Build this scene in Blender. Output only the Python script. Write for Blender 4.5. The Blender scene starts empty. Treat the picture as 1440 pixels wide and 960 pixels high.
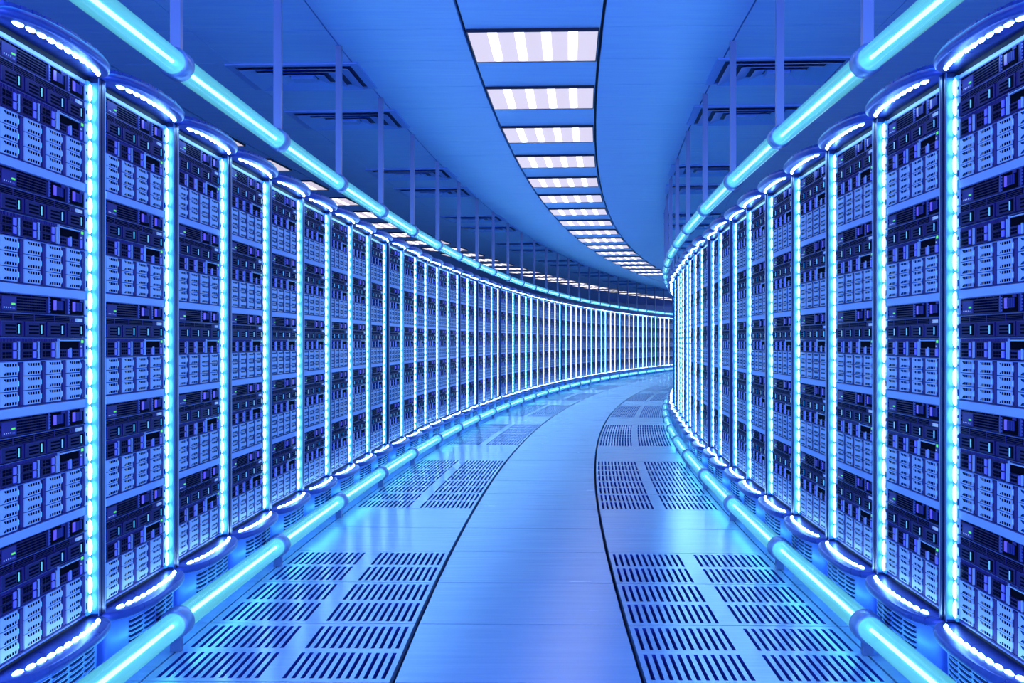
import bpy, math, random
from math import sin, cos, pi

random.seed(7)
S = 1.2                      # metres per camera height; every length below is in camera heights
XC, YC = 119.5513, 1.21727   # centre of the curved hall
R0 = 119.1866                # radius of the right edge of the middle aisle strip
TW = 0.73916                 # radial width of one floor / ceiling tile
DT = 0.0122318 / 2           # angle of one tile
T0 = 0.043871                # angle of tile seam 0
HC = 2.6736                  # ceiling height
RL = R0 + 1.5976             # front plane of the left cabinets
RRT = R0 - 0.8613            # front plane of the right cabinets
AL, DL = 0.018974, 0.0059467
AR, DR = 0.018754, 0.0058836

scene = bpy.context.scene
COL = scene.collection


def polar(r, th, z=0.0):
    return ((XC - r * cos(th)) * S, (YC + r * sin(th)) * S, z * S)


# ------------------------------------------------------------------ materials
MATS = {}


def material(name, base=(.5, .5, .5), metallic=0.0, rough=.5, emit=None, strength=1.0, spec=.5, coat=0.0):
    m = bpy.data.materials.new(name)
    m.use_nodes = True
    b = m.node_tree.nodes['Principled BSDF']
    b.inputs['Base Color'].default_value = (*base, 1)
    b.inputs['Metallic'].default_value = metallic
    b.inputs['Roughness'].default_value = rough
    b.inputs['Specular IOR Level'].default_value = spec
    b.inputs['Coat Weight'].default_value = coat
    if emit:
        b.inputs['Emission Color'].default_value = (*emit, 1)
        b.inputs['Emission Strength'].default_value = strength
    MATS[name] = m
    return m


def brushed(m, c1, c2, scale=(6, 60, 6), bump=.02, rough=(.2, .4)):
    nt = m.node_tree
    N, L = nt.nodes, nt.links
    b = N['Principled BSDF']
    tc = N.new('ShaderNodeTexCoord')
    mp = N.new('ShaderNodeMapping')
    mp.inputs['Scale'].default_value = scale
    n1 = N.new('ShaderNodeTexNoise')
    n1.inputs['Scale'].default_value = 1.0
    n1.inputs['Detail'].default_value = 5
    cr = N.new('ShaderNodeMix')
    cr.data_type = 'RGBA'
    cr.inputs[6].default_value = (*c1, 1)
    cr.inputs[7].default_value = (*c2, 1)
    L.new(tc.outputs['Object'], mp.inputs['Vector'])
    L.new(mp.outputs['Vector'], n1.inputs['Vector'])
    L.new(n1.outputs['Fac'], cr.inputs[0])
    L.new(cr.outputs[2], b.inputs['Base Color'])
    mr = N.new('ShaderNodeMapRange')
    mr.inputs['To Min'].default_value = rough[0]
    mr.inputs['To Max'].default_value = rough[1]
    L.new(n1.outputs['Fac'], mr.inputs['Value'])
    L.new(mr.outputs['Result'], b.inputs['Roughness'])
    bp = N.new('ShaderNodeBump')
    bp.inputs['Strength'].default_value = bump
    bp.inputs['Distance'].default_value = .01
    L.new(n1.outputs['Fac'], bp.inputs['Height'])
    L.new(bp.outputs['Normal'], b.inputs['Normal'])


brushed(material('floor_tile', metallic=.35), (.35, .47, .80), (.52, .63, .92), scale=(2.0, 34, 8), bump=.04, rough=(.14, .32))
brushed(material('ceiling_tile', metallic=.1), (.19, .37, .94), (.44, .64, 1.0), scale=(2.5, 22, 8), bump=.10, rough=(.35, .55))
brushed(material('cap_metal', metallic=.75), (.045, .07, .38), (.09, .13, .55), scale=(4, 60, 4), bump=.03, rough=(.22, .38))
brushed(material('plinth_metal', metallic=.4), (.13, .22, .86), (.17, .28, .95), scale=(8, 30, 2), bump=.02, rough=(.28, .40))
material('gap_dark', (.004, .005, .02), 0, .7)
material('pit_dark', (.01, .012, .08), 0, .6)
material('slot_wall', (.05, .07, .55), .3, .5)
material('slit_dark', (.006, .008, .10), 0, .7, spec=.04)
material('wall_paint', (.40, .50, .74), 0, .7)
material('cabinet_black', (.005, .005, .025), 0, .5, spec=.15)
material('post_gloss', (.024, .036, .17), .5, .32)
material('server_dark', (.016, .008, .105), 0, .5, spec=.12)
material('server_mid', (.040, .024, .22), 0, .5, spec=.15)
material('server_line', (.10, .13, .55), .5, .35)
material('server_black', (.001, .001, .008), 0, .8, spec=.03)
material('drive_metal', (.43, .55, .92), .1, .45)
material('shelf_metal', (.36, .48, .94), .2, .4)
material('ear_metal', (.45, .60, .95), .2, .4)
material('glow_liner', (.07, .26, .62), .4, .4)  # liner added to the post sides, tinted for the cyan LED glow
material('violet_latch', (.06, .08, .80), 0, .35, (.10, .12, .9), .35)  # coloured plastic, brightened by a glow put into the material
material('purple_block', (.12, .07, .7), 0, .3, (.13, .07, .90), .45)  # plastic block, faint glow added so it stays purple under cyan light
material('blue_latch', (.02, .022, .26), 0, .5, spec=.2)
material('cyan_bar', (.3, .7, .9), 0, .3, (.12, .50, .80), .42)
material('pale_label', (.45, .55, .8), 0, .5, (.4, .5, .8), .25)  # kept pale by a weak emission of its own
material('green_led', (.05, .4, .05), 0, .4, (.12, .75, .10), .7)
material('rod_metal', (.20, .25, .50), .5, .30)
material('collar_metal', (.30, .42, .72), .7, .34)
material('led', (.8, .9, 1), 0, .3, (.30, .66, 1.0), 14.0)
material('led_strip', (.10, .34, .80), 0, .4, (.03, .30, .90), .40)  # plate's own emission stands in for LED spill and bloom
material('light_core', (1, 1, 1), 0, .3, (.17, .76, 1.0), 17)
material('lamp_diffuser', (.12, .10, .12), 0, .5, (.60, .53, .63), .92)
material('lamp_tube', (1, 1, 1), 0, .4, (1.0, .96, 1.0), 1.3)
material('lamp_frame', (.01, .012, .05), .2, .5)
material('vent_metal', (.20, .36, .90), .2, .4)
material('vent_back', (.012, .022, .13), 0, .5)

m = bpy.data.materials.new('glass_tube')
m.use_nodes = True
MATS['glass_tube'] = m
nt = m.node_tree
nt.nodes.clear()
o_ = nt.nodes.new('ShaderNodeOutputMaterial')
tr = nt.nodes.new('ShaderNodeBsdfTransparent')
tr.inputs[0].default_value = (.75, .97, 1, 1)
em = nt.nodes.new('ShaderNodeEmission')
em.inputs[0].default_value = (.13, .68, 1.0, 1)
em.inputs[1].default_value = .86
mx = nt.nodes.new('ShaderNodeMixShader')
mx.inputs[0].default_value = .74
nt.links.new(tr.outputs[0], mx.inputs[1])
nt.links.new(em.outputs[0], mx.inputs[2])
gl = nt.nodes.new('ShaderNodeBsdfGlossy')
gl.inputs['Roughness'].default_value = .1
fr = nt.nodes.new('ShaderNodeFresnel')
fr.inputs[0].default_value = 1.12
m2 = nt.nodes.new('ShaderNodeMixShader')
nt.links.new(fr.outputs[0], m2.inputs[0])
nt.links.new(mx.outputs[0], m2.inputs[1])
nt.links.new(gl.outputs[0], m2.inputs[2])
nt.links.new(m2.outputs[0], o_.inputs[0])


# ------------------------------------------------------------------ mesh builder
class MB:
    def __init__(s):
        s.v, s.f, s.m, s.names = [], [], [], []

    def mi(s, name):
        if name not in s.names:
            s.names.append(name)
        return s.names.index(name)

    def face(s, pts, mat):
        i = len(s.v)
        s.v.extend(pts)
        s.f.append(tuple(range(i, i + len(pts))))
        s.m.append(s.mi(mat))

    def poly(s, verts, faces, mat):
        i = len(s.v)
        s.v.extend(verts)
        k = s.mi(mat)
        for f in faces:
            s.f.append(tuple(a + i for a in f))
            s.m.append(k)

    def box(s, x0, x1, y0, y1, z0, z1, mat, back=True):
        v = [(x0, y0, z0), (x1, y0, z0), (x1, y1, z0), (x0, y1, z0), (x0, y0, z1), (x1, y0, z1), (x1, y1, z1), (x0, y1, z1)]
        f = [(0, 3, 2, 1), (4, 5, 6, 7), (0, 1, 5, 4), (1, 2, 6, 5), (2, 3, 7, 6)]
        if back:
            f.append((3, 0, 4, 7))
        s.poly(v, f, mat)

    def rect(s, y0, y1, z0, z1, x, mat, d=.0012):
        """a thin raised pad on a front that looks along +x"""
        s.box(x - d, x, y0, y1, z0, z1, mat, back=False)

    def prism(s, pts, x0, x1, mat):
        """polygon in (y, z) pushed from x0 to x1, counter-clockwise seen from +x"""
        n = len(pts)
        v = [(x0, y, z) for y, z in pts] + [(x1, y, z) for y, z in pts]
        f = [tuple(range(n, 2 * n)), tuple(reversed(range(n)))]
        f += [(i, (i + 1) % n, n + (i + 1) % n, n + i) for i in range(n)]
        s.poly(v, f, mat)

    def loops(s, loops, mat, cap0=True, cap1=True):
        """skin a list of equal closed loops"""
        n = len(loops[0])
        v = [p for L in loops for p in L]
        f = []
        for j in range(len(loops) - 1):
            for i in range(n):
                a, b = j * n + i, j * n + (i + 1) % n
                f.append((a, b, b + n, a + n))
        if cap0:
            f.append(tuple(reversed(range(n))))
        if cap1:
            f.append(tuple(range((len(loops) - 1) * n, len(loops) * n)))
        s.poly(v, f, mat)

    def cyl(s, p0, p1, r, mat, n=24, caps=True):
        """cylinder along y"""
        L = []
        for p in (p0, p1):
            L.append([(p[0] + r * sin(2 * pi * i / n), p[1], p[2] + r * cos(2 * pi * i / n)) for i in range(n)])
        s.loops(L, mat, caps, caps)

    def mesh(s, name, smooth=False):
        me = bpy.data.meshes.new(name)
        me.from_pydata([(a * S, b * S, c * S) for a, b, c in s.v], [], s.f)
        for nm in s.names:
            me.materials.append(MATS[nm])
        me.polygons.foreach_set('material_index', s.m)
        if smooth:
            me.polygons.foreach_set('use_smooth', [True] * len(s.f))
            me.set_sharp_from_angle(angle=math.radians(42))
        me.update()
        return me

    def build(s, name, parent=None, smooth=False, loc=None):
        o = bpy.data.objects.new(name, s.mesh(name, smooth))
        if loc:
            o.location = tuple(c * S for c in loc)
        if parent:
            o.parent = parent
        COL.objects.link(o)
        return o


def empty(name):
    o = bpy.data.objects.new(name, None)
    o.empty_display_size = .1
    COL.objects.link(o)
    return o


def tag(o, label, cat, group=None, kind=None):
    o['label'] = label
    o['category'] = cat
    if group:
        o['group'] = group
    if kind:
        o['kind'] = kind
    return o


def children_map(root):
    return [(c, [(g, None) for g in c.children]) for c in root.children]


def copy_tree(root, cmap):
    r = root.copy()
    COL.objects.link(r)
    for ch, subs in cmap:
        c = ch.copy()
        c.parent = r
        COL.objects.link(c)
        for g, _ in subs:
            d = g.copy()
            d.parent = c
            COL.objects.link(d)
    return r


ONES = ['', 'first', 'second', 'third', 'fourth', 'fifth', 'sixth', 'seventh', 'eighth', 'ninth', 'tenth', 'eleventh',
        'twelfth', 'thirteenth', 'fourteenth', 'fifteenth', 'sixteenth', 'seventeenth', 'eighteenth', 'nineteenth']
TENS = {20: ('twenty', 'twentieth'), 30: ('thirty', 'thirtieth'), 40: ('forty', 'fortieth'), 50: ('fifty', 'fiftieth'),
        60: ('sixty', 'sixtieth'), 70: ('seventy', 'seventieth')}


def ordinal(n):
    if n < 20:
        return ONES[n]
    t, u = n // 10 * 10, n % 10
    return TENS[t][1] if u == 0 else TENS[t][0] + '-' + ONES[u]


# ------------------------------------------------------------------ setting: floor, ceiling, walls
K0, K1 = -10, 84
JF = range(-8, 9)


def tile_poly(r0, r1, t0, t1, zt, zb):
    def P(r, t, z):
        return (XC - r * cos(t), YC + r * sin(t), z)
    return [P(r0, t0, zb), P(r1, t0, zb), P(r1, t1, zb), P(r0, t1, zb), P(r0, t0, zt), P(r1, t0, zt), P(r1, t1, zt), P(r0, t1, zt)]


BOXF = [(0, 1, 2, 3), (4, 7, 6, 5), (0, 4, 5, 1), (1, 5, 6, 2), (2, 6, 7, 3), (3, 7, 4, 0)]


def vented(j, k):
    return j in (1, -1) and (k - 1) % 6 < 4 and -5 < k < (50 if j > 0 else 28)


def band(mb, r0, r1, z0, z1, mat):
    """a long curved slab under or over the tiles"""
    n = 40
    for i in range(n):
        a = T0 + (K0 + (K1 - K0) * i / n) * DT
        b = T0 + (K0 + (K1 - K0) * (i + 1) / n) * DT
        v = tile_poly(r0, r1, a, b, z1, z0)
        mb.poly(v, BOXF[:2], mat)


mb = MB()
for k in range(K0, K1):
    for j in JF:
        if vented(j, k):
            continue
        g = .0035
        g0 = .008 if j == 0 else (.008 if j == 1 else g)
        g1 = .008 if j == 0 else (.008 if j == -1 else g)
        r0, r1 = R0 + j * TW + g0 * (1 if j in (0, 1) else 1), R0 + (j + 1) * TW - g1
        ga = .0040 / r0
        mb.poly(tile_poly(r0, r1, T0 + k * DT + ga, T0 + (k + 1) * DT - ga, 0, -.03), BOXF[1:], 'floor_tile')
band(mb, R0 - 8 * TW - .1, R0 + 9 * TW + .1, -.17, -.16, 'pit_dark')
fl = mb.build('floor')
fl['kind'] = 'structure'

mb = MB()
for k in range(K0, K1):
    for j in range(-8, 9):
        g = .0022
        g0 = .009 if j in (0, 1, 4, 5, -4, -3) else (.0045 if j in (2, -1) else g)
        g1 = .009 if j in (0, -1, 3, 4) else (.0045 if j in (1, -2) else g)
        r0, r1 = R0 + j * TW + g0, R0 + (j + 1) * TW - g1
        ga = .0034 / r0
        v = tile_poly(r0, r1, T0 + k * DT + ga, T0 + (k + 1) * DT - ga, HC + .03, HC)
        mb.poly(v, [BOXF[0]] + BOXF[2:], 'ceiling_tile')
band(mb, R0 - 8 * TW - .1, R0 + 9 * TW + .1, HC + .03, HC + .05, 'gap_dark')
ce = mb.build('ceiling')
ce['kind'] = 'structure'


def curved_wall(name, r, dr):
    mb = MB()
    n = 40
    for i in range(n):
        a = T0 + (K0 + (K1 - K0) * i / n) * DT
        b = T0 + (K0 + (K1 - K0) * (i + 1) / n) * DT
        mb.poly(tile_poly(min(r, r + dr), max(r, r + dr), a, b, HC + .05, -.17), BOXF, 'wall_paint')
    o = mb.build(name)
    o['kind'] = 'structure'


curved_wall('wall_left', R0 + 9 * TW + .1, .1)
curved_wall('wall_right', R0 - 8 * TW - .1, -.1)


def place(o, r, th, z=0.0, flip=False, extra=0.0):
    o.location = polar(r, th, z)
    o.rotation_euler = (0, 0, (pi if flip else 0) - th - extra)


# ------------------------------------------------------------------ vented floor tiles
def grille_mesh(side):
    """origin on the strip-side near corner; u runs away from the aisle strip, v along the hall"""
    mb = MB()
    rr = R0 + TW if side > 0 else R0
    LEN = 2 * rr * sin(DT / 2)
    g0, g1, gv = .008, .0035, .0040
    us = [g0]
    for s0 in (.033, .543):
        for i in range(12):
            a = (s0 + i * .0362) * TW
            us += [a, a + .0165 * TW]
    us.append(TW - g1)
    vs = [gv, .05 * LEN, .455 * LEN, .53 * LEN, .94 * LEN, LEN - gv]

    def P(u, v, z):
        w = v * (1 + side * (u / rr)) if True else v
        x = -u * side
        # keep the far edge on its radius
        return (x, (v - LEN / 2) * (1 + side * u / rr), z)
    D = .028
    for i in range(len(us) - 1):
        hole_u = i % 2 == 1
        for j in range(len(vs) - 1):
            hole = hole_u and j in (1, 3)
            a, b, c, d = (us[i], vs[j]), (us[i + 1], vs[j]), (us[i + 1], vs[j + 1]), (us[i], vs[j + 1])
            q = [a, b, c, d]
            if side > 0:
                q = [a, d, c, b]
            if not hole:
                mb.face([P(*p, 0) for p in q], 'floor_tile')
            else:
                for m_ in range(4):
                    p, n = q[m_], q[(m_ + 1) % 4]
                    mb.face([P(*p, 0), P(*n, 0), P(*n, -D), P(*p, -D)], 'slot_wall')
    o = [(us[0], vs[0]), (us[-1], vs[0]), (us[-1], vs[-1]), (us[0], vs[-1])]
    for m_ in range(4):
        p, n = o[m_], o[(m_ + 1) % 4]
        mb.face([P(*p, 0), P(*p, -D), P(*n, -D), P(*n, 0)], 'floor_tile')
    return mb.mesh('floor_grille')


for side, word in ((1, 'left'), (-1, 'right')):
    me = grille_mesh(side)
    rr = R0 + TW if side > 0 else R0
    cnt = 0
    for k in range(-4, 50):
        if not vented(side, k):
            continue
        o = bpy.data.objects.new('floor_grille', me)
        COL.objects.link(o)
        place(o, rr, T0 + (k + .5) * DT)
        cnt += 1
        tag(o, 'blue metal floor tile with rows of air slots, %s from the front on the %s' % (ordinal(cnt), word),
            'floor grille', 'slotted floor tiles along the %s side of the aisle' % word)

# ------------------------------------------------------------------ ceiling lights
def ceiling_light():
    root = empty('ceiling_light')
    L = DT * R0
    h, w = .0185, TW / 2 - .012
    a = L / 2 - .006
    mb = MB()
    t = .012
    mb.box(-w, w, -a, -a + t, -h, -.001, 'lamp_frame')
    mb.box(-w, w, a - t, a, -h, -.001, 'lamp_frame')
    mb.box(-w, -w + t * .6, -a + t, a - t, -h, -.001, 'lamp_frame')
    mb.box(w - t * .6, w, -a + t, a - t, -h, -.001, 'lamp_frame')
    mb.build('lamp_frame', root)
    mb = MB()
    mb.box(-w + t * .6, w - t * .6, -a + t, a - t, -h + .003, -.002, 'lamp_diffuser')
    mb.build('diffuser', root)
    for i in range(4):
        x = (-.61 + .405 * i) * w
        mb = MB()
        r = .026
        y0, y1 = -a + t, a * .80
        n = 8
        pts = [(-r, y0), (r, y0)] + [(r * cos(pi * q / n), y1 + r * sin(pi * q / n)) for q in range(n + 1)]
        lo = [(px, py, -h - .002) for px, py in reversed(pts)]
        hi = [(px, py, -h + .003) for px, py in reversed(pts)]
        mb.loops([hi, lo], 'lamp_tube')
        mb.build('fluorescent_tube', root, loc=(x, 0, 0))
    return root


CL = ceiling_light()
cmap = children_map(CL)
first = True
for j, word, n_lo, n_hi in ((0, 'middle row over the aisle', -4, 34), (4, 'far left row beyond the cabinets', 4, 60), (-4, 'added unseen row behind the right cabinets', -4, 12)):  # last row is added out of view to light the right side
    cnt = 0
    for k in range(n_lo, n_hi, 2):
        o = CL if first else copy_tree(CL, cmap)
        first = False
        place(o, R0 + (j + .5) * TW, T0 + (k + .5) * DT, HC)
        if k >= 0 or j:
            cnt += 1
            lab = 'white ceiling light panel, %s from the camera, %s' % (ordinal(cnt), word)
        else:
            lab = 'white ceiling light panel overhead, %s, %s' % ('closest to the camera' if k == -4 else 'next one before the picture', word)
        tag(o, lab, 'ceiling light', 'ceiling light panels in the ' + word)


# ------------------------------------------------------------------ ceiling air diffusers
def sq(mb, ro, zo, ri, zi, mat):
    a = [(-ro, -ro, zo), (ro, -ro, zo), (ro, ro, zo), (-ro, ro, zo)]
    b = [(-ri, -ri, zi), (ri, -ri, zi), (ri, ri, zi), (-ri, ri, zi)]
    mb.poly(a + b, [(i, (i + 1) % 4, 4 + (i + 1) % 4, 4 + i) for i in range(4)], mat)


def ceiling_vent():
    root = empty('ceiling_vent')
    mb = MB()
    H = .405
    # flange
    sq(mb, H, -.001, H, -.012, 'vent_metal')
    sq(mb, H, -.012, H - .05, -.014, 'vent_metal')
    sq(mb, H - .05, -.014, H - .05, -.002, 'vent_metal')
    mb.build('vent_frame', root)
    mb = MB()
    mb.box(-H + .05, H - .05, -H + .05, H - .05, -.004, -.002, 'vent_back')
    mb.build('backing', root)
    for ro, ri in ((.335, .265), (.245, .175), (.155, .085)):
        mb = MB()
        sq(mb, ro, -.030, ro, -.027, 'vent_metal')
        sq(mb, ro, -.030, ri, -.008, 'vent_metal')
        sq(mb, ro, -.027, ri, -.005, 'vent_metal')
        mb.build('louvre', root)
    mb = MB()
    mb.box(-.07, .07, -.07, .07, -.030, -.004, 'vent_metal')
    mb.build('centre_plate', root)
    root.scale = (1, .89, 1)
    return root


CV = ceiling_vent()
cmap = children_map(CV)
first = True
for j, word, khi in ((2, 'left', 46), (-2, 'right', 22)):
    cnt = 0
    for k in range(1, khi):
        if k % 6 not in (1, 3):
            continue
        o = CV if first else copy_tree(CV, cmap)
        first = False
        cnt += 1
        place(o, R0 + (j + .5) * TW, T0 + (k + .5) * DT, HC)
        tag(o, 'blue square louvred ceiling vent, %s from the camera on the %s side' % (ordinal(cnt), word), 'ceiling vent',
            'square ceiling vents on the %s side' % word)


# ------------------------------------------------------------------ light tubes
ZU, ZLO = 1.893, .090
def tube_light(upper):
    root = empty('tube_light')
    L = DT * 2 * (R0 + 2 * TW)
    mb = MB()
    mb.cyl((0, .0415, 0), (0, L - .0425, 0), .040, 'glass_tube', 28, caps=False)
    mb.build('glass_tube', root, True)
    mb = MB()
    mb.cyl((0, .0415, 0), (0, L - .0425, 0), .0064, 'light_core', 12)
    mb.build('light_core', root, True)
    mb = MB()
    P = []
    for y, r in ((-.046, .034), (-.040, .046), (-.036, .049), (.036, .049), (.040, .046), (.046, .034)):
        P.append([(r * sin(2 * pi * i / 32), y, r * cos(2 * pi * i / 32)) for i in range(32)])
    mb.loops(P, 'collar_metal')
    mb.build('collar', root, True)
    mb = MB()
    h = .0165
    if upper:
        mb.box(-h, h, -h, h, .044, HC - ZU - .0005, 'rod_metal')
        mb.build('hanging_rod', root)
    else:
        mb.box(-h, h, -h, h, -ZLO + .0005, -.044, 'rod_metal')
        mb.build('foot', root)
    return root


for upper in (True, False):
    TL = tube_light(upper)
    cmap = children_map(TL)
    first = True
    for side, rr, lo, hi in ((1, R0 + 2 * TW, -4, 28), (-1, R0 - TW, -4, 14)):
        cnt = 0
        for m_ in range(lo, hi):
            o = TL if first else copy_tree(TL, cmap)
            first = False
            th = T0 + (2 * m_ + .47) * DT
            place(o, rr, th, ZU if upper else ZLO, extra=DT)
            if side < 0:
                o.scale = (1, (R0 - TW) / (R0 + 2 * TW), 1)
            word = 'left' if side > 0 else 'right'
            what = 'hanging from the ceiling' if upper else 'on the floor'
            if m_ <= -3:
                lab = 'cyan glowing light tube %s, %s cabinets, %s' % (what, word, 'beside the camera' if m_ == -4 else 'nearest, cut by the edge')
            else:
                cnt += 1
                lab = 'cyan glowing light tube %s, %s from the camera, %s side' % (what, ordinal(cnt + 1), word)
            tag(o, lab, 'light tube', 'cyan tubes %s along the %s cabinets' % (what, word))
    if not upper:
        # unseen tubes added on the neighbouring floors to brighten the side ceilings
        for side, rr, lo, hi in ((1, R0 + 3 * TW, -4, 28), (-1, R0 - 2 * TW, -4, 14)):
            word = 'left' if side > 0 else 'right'
            for n_, m_ in enumerate(range(lo, hi)):
                o = copy_tree(TL, cmap)
                place(o, rr, T0 + (2 * m_ + .47) * DT, ZLO, extra=DT)
                o.scale = (1, rr / (R0 + 2 * TW), 1)
                tag(o, 'added unseen cyan light tube on the floor behind the %s cabinets, %s of its row' % (word, ordinal(n_ + 1)),
                    'light tube', 'added unseen cyan tubes on the floor behind the %s cabinets' % word)


# ------------------------------------------------------------------ server cabinets
PITCH = .700
W = .2730                     # half width of the server fronts
ZB, ZT = .2198, 1.7384
UNIT = (ZT - .010 - ZB - .006 + .022) / 5
UA, UB, UC, UD, UE = .157 * UNIT, .200 * UNIT, .187 * UNIT, .384 * UNIT, .072 * UNIT


def plate(mb, h, mat):
    mb.box(-.16, 0, -W, W, .0010, h - .0010, mat)


def server_a(h):
    mb = MB()
    plate(mb, h, 'server_dark')
    mb.rect(-W, W, h - .0025, h - .0008, .0020, 'server_line', .002)
    mb.rect(-W + .006, -W + .012, h * .30, h * .42, .0010, 'server_black')
    mb.rect(-W + .006, -W + .012, h * .52, h * .64, .0010, 'server_black')
    for i in range(5):
        y = -W + .012 + i * .060
        mb.rect(y, y + .052, h * .86, h * .93, .0010, 'server_black')
    # control area
    mb.rect(-W + .018, -W + .098, h * .10, h * .80, .0014, 'server_mid', .0014)
    for i in range(4):
        mb.rect(-W + .028 + i * .012, -W + .031 + i * .012, h * .20, h * .26, .0026, 'pale_label')
    mb.rect(-W + .074, -W + .088, h * .17, h * .24, .0026, 'server_line')
    for i in range(3):
        mb.rect(-W + .070 + i * .007, -W + .075 + i * .007, h * .38, h * .47, .0030, 'green_led')
    # perforated grille: five rows of small slots
    for r in range(5):
        z = h * (.10 + .148 * r)
        for c in range(16):
            y = -W + .104 + c * .0110
            mb.rect(y, y + .0078, z, z + h * .085, .0010, 'server_black')
    # two latch bays
    for y0 in (-W + .292, -W + .424):
        mb.rect(y0, y0 + .004, h * .06, h * .94, .0030, 'server_line', .003)
        for c in range(5):
            mb.rect(y0 + .006, y0 + .014, h * (.10 + .17 * c), h * (.18 + .17 * c), .0020, 'server_line')
        mb.rect(y0 + .018, y0 + .112, h * .05, h * .95, .0012, 'server_black')
        mb.rect(y0 + .032, y0 + .050, h * .24, h * .78, .0034, 'purple_block', .003)
        mb.rect(y0 + .051, y0 + .096, h * .26, h * .76, .0035, 'blue_latch', .0035)
        for c in range(4):
            mb.rect(y0 + .055 + c * .010, y0 + .057 + c * .010, h * .28, h * .74, .0040, 'server_dark')
        mb.rect(y0 + .084, y0 + .108, h * .80, h * .93, .0030, 'server_mid', .003)
    return mb


def server_b(h):
    mb = MB()
    plate(mb, h, 'server_dark')
    z0 = h * .66
    mb.rect(-W, W, h - .0022, h - .0008, .0020, 'server_line', .002)
    mb.rect(-W + .002, W - .11, z0 + .002, h - .003, .0008, 'server_black')
    for r in range(4):
        mb.rect(-W + .004, W - .112, z0 + .0035 + r * .0045, z0 + .0050 + r * .0045, .0018, 'server_dark')
    for y in (-W + .075, -W + .20, -W + .33):
        mb.rect(y, y + .003, z0, h - .003, .0026, 'server_mid')
    for i, (a, b) in enumerate(((.108, .100), (.092, .082), (.078, .070))):
        mb.rect(W - a, W - b, z0 + .004, z0 + .010, .0015, 'server_mid')
    mb.rect(W - .068, W - .020, z0 + .0035, z0 + .0125, .0030, 'pale_label')
    mb.rect(W - .066, W - .060, z0 + .0050, z0 + .0110, .0036, 'led_strip')
    for c in range(4):
        y = -W + .004 + c * .1358
        mb.rect(y, y + .126, .003, z0 - .001, .0055, 'server_dark', .0055)
        mb.rect(y, y + .126, z0 - .0025, z0 - .001, .0062, 'server_mid')
        mb.rect(y, y + .0025, .003, z0 - .001, .0062, 'server_mid')
        mb.rect(y + .1235, y + .126, .003, z0 - .001, .0062, 'server_mid')
        for r in range(3):
            z = .0085 + r * .0088
            mb.rect(y + .024, y + .082, z, z + .0042, .0062, 'server_black')
        mb.rect(y + .088, y + .114, .006, z0 - .005, .0060, 'server_black')
        mb.rect(y + .093, y + .0975, .0095, z0 - .009, .0085, 'cyan_bar', .002)
    return mb


def server_c(h):
    mb = MB()
    plate(mb, h, 'server_dark')
    mb.rect(-W, W, h - .0022, h - .0008, .0022, 'server_line', .002)
    for c in range(46):
        y = -W + .004 + c * .0078
        mb.rect(y, y + .0036, h - .0105, h - .0030, .0012, 'server_mid')
    mb.rect(-W, W, .0008, .0026, .0022, 'server_mid')
    top = h - .0125
    mid = (top + .003) / 2
    for c in range(3):
        y = -W + .006 + c * .117
        for z0, z1 in ((.004, mid - .0010), (mid + .0012, top)):
            mb.rect(y, y + .098, z0, z1, .0030, 'server_dark', .003)
            hh = (z1 - z0)
            for a in range(3):
                for b in range(2):
                    yy, zz = y + .012 + a * .018, z0 + hh * (.12 + .42 * b)
                    mb.rect(yy, yy + .014, zz, zz + hh * .34, .0036, 'server_black')
            mb.rect(y + .070, y + .086, z0 + .0012, z1 - .0008, .0050, 'violet_latch', .002)
        mb.rect(y + .101, y + .1045, .002, top + .002, .0055, 'ear_metal', .0055)
    y0 = -W + .353
    mb.rect(y0, y0 + .004, .002, h - .003, .0055, 'ear_metal', .0055)
    mb.rect(y0, y0 + .150, h - .0094, h - .0066, .0055, 'ear_metal', .0055)
    mb.rect(y0 + .005, y0 + .150, h * .46, h - .0105, .0010, 'server_black')
    for y in (y0 + .007, y0 + .096):
        mb.rect(y, y + .058, .003, h * .43, .0030, 'server_dark', .003)
        for a in range(3):
            for b in range(2):
                mb.rect(y + .008 + a * .014, y + .018 + a * .014, .006 + b * .0085, .0115 + b * .0085, .0036, 'server_black')
        mb.rect(y + .059, y + .073, .0035, h * .43, .0050, 'violet_latch', .005)
    mb.rect(y0 + .084, y0 + .0875, .002, h * .50, .0055, 'ear_metal', .0055)
    mb.rect(y0 + .152, y0 + .178, h * .42, h - .006, .0030, 'server_mid', .003)
    mb.rect(y0 + .162, y0 + .178, h * .74, h * .88, .0042, 'green_led')
    mb.rect(y0 + .158, y0 + .164, h * .52, h * .60, .0042, 'pale_label')
    return mb


DW, DH = .1020, UD * .292


def drive_geo(mb, oy, oz):
    w, h = DW, DH
    pts = [(0, 0), (w - .0075, 0), (w - .0075, .20 * h), (w - .0015, .27 * h), (w, .34 * h), (w, .68 * h), (w - .0015, .75 * h),
           (w - .0075, .80 * h), (w - .0075, h), (0, h)]
    mb.prism([(oy + a, oz + b) for a, b in pts], -.004, .0034, 'drive_metal')
    X = .0039
    for z0 in (.095 * h, .690 * h):
        for c in range(5):
            y = .0185 + c * .0152
            z1 = z0 + .205 * h
            if c == 0:
                if z0 < .5 * h:
                    p = [(y - .002, z0), (y + .0098, z0), (y + .0098, z1)]
                else:
                    p = [(y - .002, z1), (y + .0098, z0), (y + .0098, z1)]
                mb.prism([(oy + a, oz + b) for a, b in p], .0030, X, 'server_black')
            else:
                mb.rect(oy + y, oy + y + .0094, oz + z0, oz + z1, X, 'server_black')
    mb.rect(oy + w - .0022, oy + w - .0004, oz + .34 * h, oz + .68 * h, .0044, 'cyan_bar')  # highlight on the handle edge, put in as a glowing strip


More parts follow.
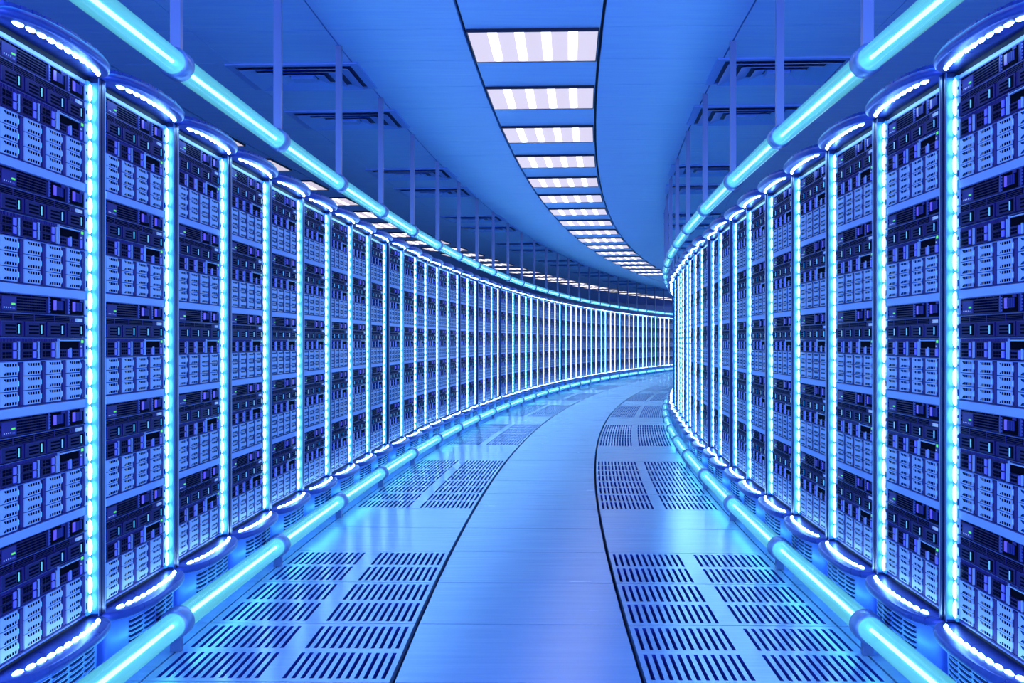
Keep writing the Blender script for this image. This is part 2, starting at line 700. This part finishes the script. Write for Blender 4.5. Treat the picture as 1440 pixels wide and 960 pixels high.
def array_case(h):
    mb = MB()
    plate(mb, h, 'server_dark')
    mb.rect(-W, W, h - .0045, h - .0020, .0030, 'server_line', .003)
    mb.rect(-W, W, .0010, .0034, .0030, 'server_mid', .003)
    for c in range(4):
        y = -W + .012 + c * .1358 + DW + .004
        mb.rect(y, y + .018, .006, h - .008, .0025, 'server_mid', .0025)
    return mb


DRIVES = [(-W + .006 + c * .1358, .0052 + r * UD * .312) for r in range(3) for c in range(4)]


def outline(a, b, d, z, n=30, m=2.5, back=-.24):
    """front rounded outline of the cabinet cap and plinth, pulled in by d, counter-clockwise seen from above"""
    a, b = a - d, b - d
    pts = [(back, -a, z)]
    for i in range(n + 1):
        t = pi * i / n - pi / 2
        y = a * math.copysign(abs(sin(t)) ** (2 / m), t)
        x = b * abs(cos(t)) ** (2 / m)
        pts.append((x, y, z))
    pts.append((back, a, z))
    return pts


def led_dome(mb, half, thick, hgt, n=12, rings=3):
    """half ellipsoid rising along +x, long axis z, resting on x=0"""
    prev = [(0, thick * cos(2 * pi * i / n), half * sin(2 * pi * i / n)) for i in range(n)]
    L = [prev]
    for r in range(1, rings):
        a = pi / 2 * r / rings
        L.append([(hgt * sin(a), thick * cos(a) * cos(2 * pi * i / n), half * cos(a) * sin(2 * pi * i / n)) for i in range(n)])
    mb.loops(L, 'led')


def dome_mesh(half, thick, hgt, n=12, rings=3):
    mb = MB()
    led_dome(mb, half, thick, hgt, n, rings)
    return mb.mesh('led', True)


def cap_led_spots():
    """places and headings of the lamps on the curved path inside the rim"""
    out = []
    for i in range(11):
        s = -.80 + 1.60 * i / 10
        a, b = PITCH / 2 + .008 - .030, .104 - .043
        def pt(s):
            return b * (1 - abs(s) ** 2.5) ** (1 / 2.5), a * s
        x, y = pt(s)
        x1, y1 = pt(s - .02)
        x2, y2 = pt(s + .02)
        out.append((x, y, math.atan2(-(x2 - x1), (y2 - y1))))
    return out


SPOTS = cap_led_spots()
NLED = 28
ZLED = [ZB + (i + .5) * (ZT - ZB) / NLED for i in range(NLED)]
ZCU, ZPT = 1.757, .2080       # underside of the cap, top of the plinth


def make_cabinet(detail):
    root = empty('server_cabinet')
    # body ------------------------------------------------------
    mb = MB()
    mb.box(-.235, -.165, -PITCH / 2 + .004, PITCH / 2 - .004, ZPT, ZCU, 'cabinet_black')
    for s in (-1, 1):
        y0, y1 = sorted((s * W, s * (PITCH / 2 - .024)))
        mb.box(-.165, -.004, y0, y1, ZPT, ZCU, 'cabinet_black')
    mb.box(-.165, -.004, -W, W, ZT - .002, ZCU, 'cabinet_black')
    mb.box(-.165, -.004, -W, W, ZPT, ZB + .004, 'cabinet_black')
    mb.build('cabinet_body', root)
    for s in (-1, 1):
        mb = MB()
        y0, y1 = sorted((s * (PITCH / 2 - .024), s * (PITCH / 2 - .0005)))
        mb.box(-.235, .0210, y0, y1, ZPT + .001, ZCU - .001, 'post_gloss')
        ye = s * (PITCH / 2 - .024)
        a0, a1 = sorted((ye, ye + s * .0025))
        mb.box(.0208, .0222, a0, a1, ZPT + .001, ZCU - .001, 'ear_metal')
        b0, b1 = sorted((ye, ye - s * .0012))
        mb.box(.0005, .0205, b0, b1, ZB - .004, ZT + .004, 'glow_liner')  # added strip that shows LED light as a cyan band
        mb.build('side_post', root)
    # light frame round the servers -----------------------------
    mb = MB()
    mb.box(-.004, .0030, -W, W, ZT - .010, ZT, 'shelf_metal')
    mb.build('server_frame', root)
    mb = MB()
    mb.box(-.004, .0030, -W, W, ZB, ZB + .005, 'server_line')
    mb.build('bottom_trim', root)
    z = ZT - .010
    ears = []
    kinds = {}
    for u in range(5):
        for nm, h, fn in (('latch_server', UA, server_a), ('bay_server', UB, server_b), ('blade_server', UC, server_c),
                          ('disk_array', UD, None)):
            z -= h
            ears.append((z, h))
            if nm not in kinds:
                if fn:
                    kinds[nm] = fn(h).mesh(nm)
                else:
                    g = array_case(h)
                    if not detail:
                        for oy, oz in DRIVES:
                            drive_geo(g, oy, oz)
                    kinds[nm] = g.mesh(nm)
                    if detail:
                        g = MB()
                        drive_geo(g, 0, 0)
                        kinds['drive'] = g.mesh('drive')
            o = bpy.data.objects.new(nm, kinds[nm])
            o.location = (0, 0, z * S)
            o.parent = root
            COL.objects.link(o)
            if nm == 'disk_array' and detail:
                for oy, oz in DRIVES:
                    d = bpy.data.objects.new('drive', kinds['drive'])
                    d.location = (0, oy * S, oz * S)
                    d.parent = o
                    COL.objects.link(d)
        z -= UE
        if u < 4:
            mb = MB()
            mb.box(-.16, .0045, -W, W, z, z + UE, 'shelf_metal')
            mb.build('shelf', root)
    # mounting ears with holes and slots ------------------------
    for s in (-1, 1):
        mb = MB()
        y0, y1 = sorted((s * (W + .0005), s * (W + .0205)))
        for i, (zz, h) in enumerate(ears):
            mb.box(-.004, .0035, y0, y1, zz + .003, zz + h - .003, 'ear_metal')
            yc = (y0 + y1) / 2
            if i % 4 == 3:
                mb.rect(yc - .004, yc + .004, zz + .012, zz + .030, .0041, 'server_black')
                mb.rect(yc - .004, yc + .004, zz + .052, zz + .060, .0045, 'green_led')
                mb.rect(yc - .0025, yc + .0025, zz + h - .022, zz + h - .018, .0041, 'server_black')
            else:
                mb.rect(yc - .004, yc + .004, zz + h * .42, zz + h * .58, .0041, 'server_black')
        mb.build('mounting_rail', root)
    # led strips -------------------------------------------------
    for s in (-1, 1):
        mb = MB()
        y0, y1 = sorted((s * (W + .0215), s * (PITCH / 2 - .0245)))
        mb.box(-.004, .002, y0, y1, ZB - .004, ZT + .004, 'led_strip')
        if not detail:
            for zz in ZLED:
                g = MB()
                led_dome(g, .0248, .0062, .008, 8, 3)
                mb.poly([(x + .002, y + (y0 + y1) / 2, q + zz) for x, y, q in g.v], g.f, 'led')
        st = mb.build('led_strip', root)
        if detail:
            if 'ledv' not in kinds:
                kinds['ledv'] = dome_mesh(.0248, .0062, .008)
            for zz in ZLED:
                o = bpy.data.objects.new('led', kinds['ledv'])
                o.location = (.002 * S, (y0 + y1) / 2 * S, zz * S)
                o.parent = st
                COL.objects.link(o)
    # cap ----------------------------------------------------------
    A, B = PITCH / 2 + .008, .104
    mb = MB()
    prof = [(.012, ZCU), (.004, ZCU + .003), (0, ZCU + .010), (0, ZCU + .018), (.004, ZCU + .025), (.014, ZCU + .028)]
    mb.loops([outline(A - .01, B, d, zz) for d, zz in prof], 'cap_metal')
    cap = mb.build('top_cap', root, True)
    # toothed crown ring
    mb = MB()
    base = outline(A - .01, B, .015, 0, n=60)[1:-1]
    step = 2
    for i in range(0, len(base) - 1):
        p, q = base[i], base[i + 1]
        tooth = (i // step) % 2 == 0
        pull = 0 if tooth else .0018
        zt = ZCU + (.0385 if tooth else .0375)
        def inn(pt, d):
            return (max(pt[0] - d, 0), pt[1] * (1 - d * 1.2))
        po, qo = inn(p, pull), inn(q, pull)
        pi_, qi = inn(p, .03), inn(q, .03)
        v = [(pi_[0], pi_[1], ZCU + .026), (po[0], po[1], ZCU + .026), (qo[0], qo[1], ZCU + .026), (qi[0], qi[1], ZCU + .026),
             (pi_[0], pi_[1], zt), (po[0], po[1], zt), (qo[0], qo[1], zt), (qi[0], qi[1], zt)]
        mb.poly(v, [(0, 3, 2, 1), (4, 5, 6, 7), (0, 1, 5, 4), (1, 2, 6, 5), (2, 3, 7, 6), (3, 0, 4, 7)], 'cap_metal')
    mb.loops([outline(A - .01, B, .034, ZCU + .027), outline(A - .01, B, .034, ZCU + .0365)], 'cap_metal')
    mb.build('crown_ring', root)
    # plinth ---------------------------------------------------------
    mb = MB()
    prof = [(.034, .180), (.010, .180), (.002, .184), (0, .190), (0, .200), (.004, .206), (.012, ZPT)]
    mb.loops([outline(A - .01, B, d, zz) for d, zz in prof], 'cap_metal')
    rim = mb.build('plinth_rim', root, True)
    mb = MB()
    prof = [(.060, .0005), (.060, .012), (.050, .018), (.046, .040), (.042, .090), (.040, .1795)]
    mb.loops([outline(A - .01, B, d, zz, m=2.5) for d, zz in prof], 'plinth_metal')
    mb.build('plinth', root, True)
    # slotted grille on the plinth: four panels of eight slits
    def front(s, z, out):
        d = .042 + (.046 - .042) * (.09 - z) / .05 if z < .09 else .042 - .002 * (z - .09) / .09
        a, b = A - .01 - d, B - d
        s = max(-.985, min(.985, s))
        x = b * (1 - abs(s) ** 2.5) ** (1 / 2.5)
        return (x + out, a * s)
    for g in range(4):
        mb = MB()
        s0 = -.70 + g * .355
        s1 = s0 + .325
        for r in range(8):
            zc = .046 + r * .0152
            for zz, hh, out, mat in ((zc, .0044, .0014, 'slit_dark'), (zc + .0056, .0008, .0026, 'ear_metal')):
                n = 6
                top, bot = [], []
                for i in range(n + 1):
                    s = s0 + (s1 - s0) * i / n
                    k_ = .35 if i in (0, n) else 1
                    x, y = front(s, zz, out)
                    top.append((x, y, zz + hh * k_))
                    bot.append((x, y, zz - hh * k_))
                for i in range(n):
                    mb.poly([bot[i], bot[i + 1], top[i + 1], top[i], (bot[i][0] - .008, bot[i][1], bot[i][2]), (bot[i + 1][0] - .008, bot[i + 1][1], bot[i + 1][2]),
                             (top[i + 1][0] - .008, top[i + 1][1], top[i + 1][2]), (top[i][0] - .008, top[i][1], top[i][2])],
                            [(0, 1, 2, 3), (0, 4, 5, 1), (3, 2, 6, 7)], mat)
        mb.build('plinth_grille', root)
    # lamps on cap underside and plinth top ---------------------------
    for z0, sgn, parent in ((ZCU, -1, cap), (ZPT, 1, rim)):
        if detail:
            key = 'ledh%d' % sgn
            if key not in kinds:
                g = MB()
                led_dome(g, 0.0220, .0066, .008)
                h_ = MB()
                # turn the dome to point up / down with its length along y
                if sgn > 0:
                    h_.poly([(-y, z, x) for x, y, z in g.v], g.f, 'led')
                else:
                    h_.poly([(y, z, -x) for x, y, z in g.v], g.f, 'led')
                kinds[key] = h_.mesh('led', True)
            for x, y, a in SPOTS:
                o = bpy.data.objects.new('led', kinds[key])
                o.location = (x * S, y * S, z0 * S)
                o.rotation_euler = (0, 0, a)
                o.parent = parent
                COL.objects.link(o)
        else:
            mb = MB()
            for x, y, a in SPOTS:
                g = MB()
                led_dome(g, 0.0220, .0066, .008, 8, 3)
                P = [(-yy * 1, zz, xx) if sgn > 0 else (yy, zz, -xx) for xx, yy, zz in g.v]
                P = [(p[0] * cos(a) - p[1] * sin(a) + x, p[0] * sin(a) + p[1] * cos(a) + y, p[2] + z0) for p in P]
                mb.poly(P, g.f, 'led')
            mb.build('led_row', parent)
    return root


NEAR_L, NEAR_R = 8, 7
protos = {True: make_cabinet(True), False: make_cabinet(False)}
maps = {d: children_map(protos[d]) for d in protos}
used = {True: False, False: False}
YAW_L = {-1: 0, 0: 0, 1: -.003, 2: -.002, 3: .004, 4: .006, 5: 0, 6: -.004}
FWD_L = {-1: 0, 0: 0, 1: 0, 2: 0, 3: 0, 4: .002, 5: .004, 6: -.008}
for side, R_, a0, d0, lo, hi, near in ((1, RL, AL, DL, -2, 56, NEAR_L), (-1, RRT, AR, DR, -2, 24, NEAR_R)):
    word = 'left' if side > 0 else 'right'
    for k in range(lo, hi):
        det = k < near
        if used[det]:
            o = copy_tree(protos[det], maps[det])
        else:
            o = protos[det]
            used[det] = True
        yaw = random.uniform(-.010, .010)
        fwd = random.choice((-.014, -.010, -.004, 0, .003))
        if side > 0 and k < 7:
            yaw, fwd = YAW_L.get(k, 0), FWD_L.get(k, 0)
        if side < 0 and k < 4:
            yaw, fwd = .002, 0
        place(o, R_ - side * fwd, a0 + (k + .5) * d0, 0, flip=side < 0, extra=yaw)
        sy = d0 * R_ / PITCH
        o.scale = (1, sy * .988, 1)
        if k == -2:
            lab = 'server cabinet beside the camera, just outside the %s edge of the picture' % word
        elif k == -1:
            lab = 'nearest server cabinet in the %s row, cut by the %s edge of the picture' % (word, word)
        else:
            lab = 'blue-lit server cabinet with rounded cap, %s from the camera in the %s row' % (ordinal(k + 2), word)
        tag(o, lab, 'server cabinet', 'server cabinets in the %s row' % word)

# ------------------------------------------------------------------ light from the rest of the hall
wd = bpy.data.worlds.new('hall_light')
scene.world = wd
wd.use_nodes = True
wd.node_tree.nodes['Background'].inputs[0].default_value = (.27, .45, .92, 1)
wd.node_tree.nodes['Background'].inputs[1].default_value = 3.0

# ------------------------------------------------------------------ camera
cam = bpy.data.cameras.new('camera')
co = bpy.data.objects.new('camera', cam)
COL.objects.link(co)
co.location = (0, 0, 1.0 * S)
co.rotation_euler = (pi / 2, 0, 0)
cam.sensor_width = 36
cam.lens = 1700 / 1440 * 36
cam.shift_y = -0.61 / 1440
cam.clip_end = 500
scene.camera = co
scene.view_settings.view_transform = 'Standard'
scene.view_settings.look = 'None'
scene.view_settings.gamma = 1
scene.view_settings.use_curve_mapping = False
scene.view_settings.exposure = 0.35
scene.cycles.use_denoising = True
scene.cycles.max_bounces = 8
scene.cycles.sample_clamp_indirect = 6
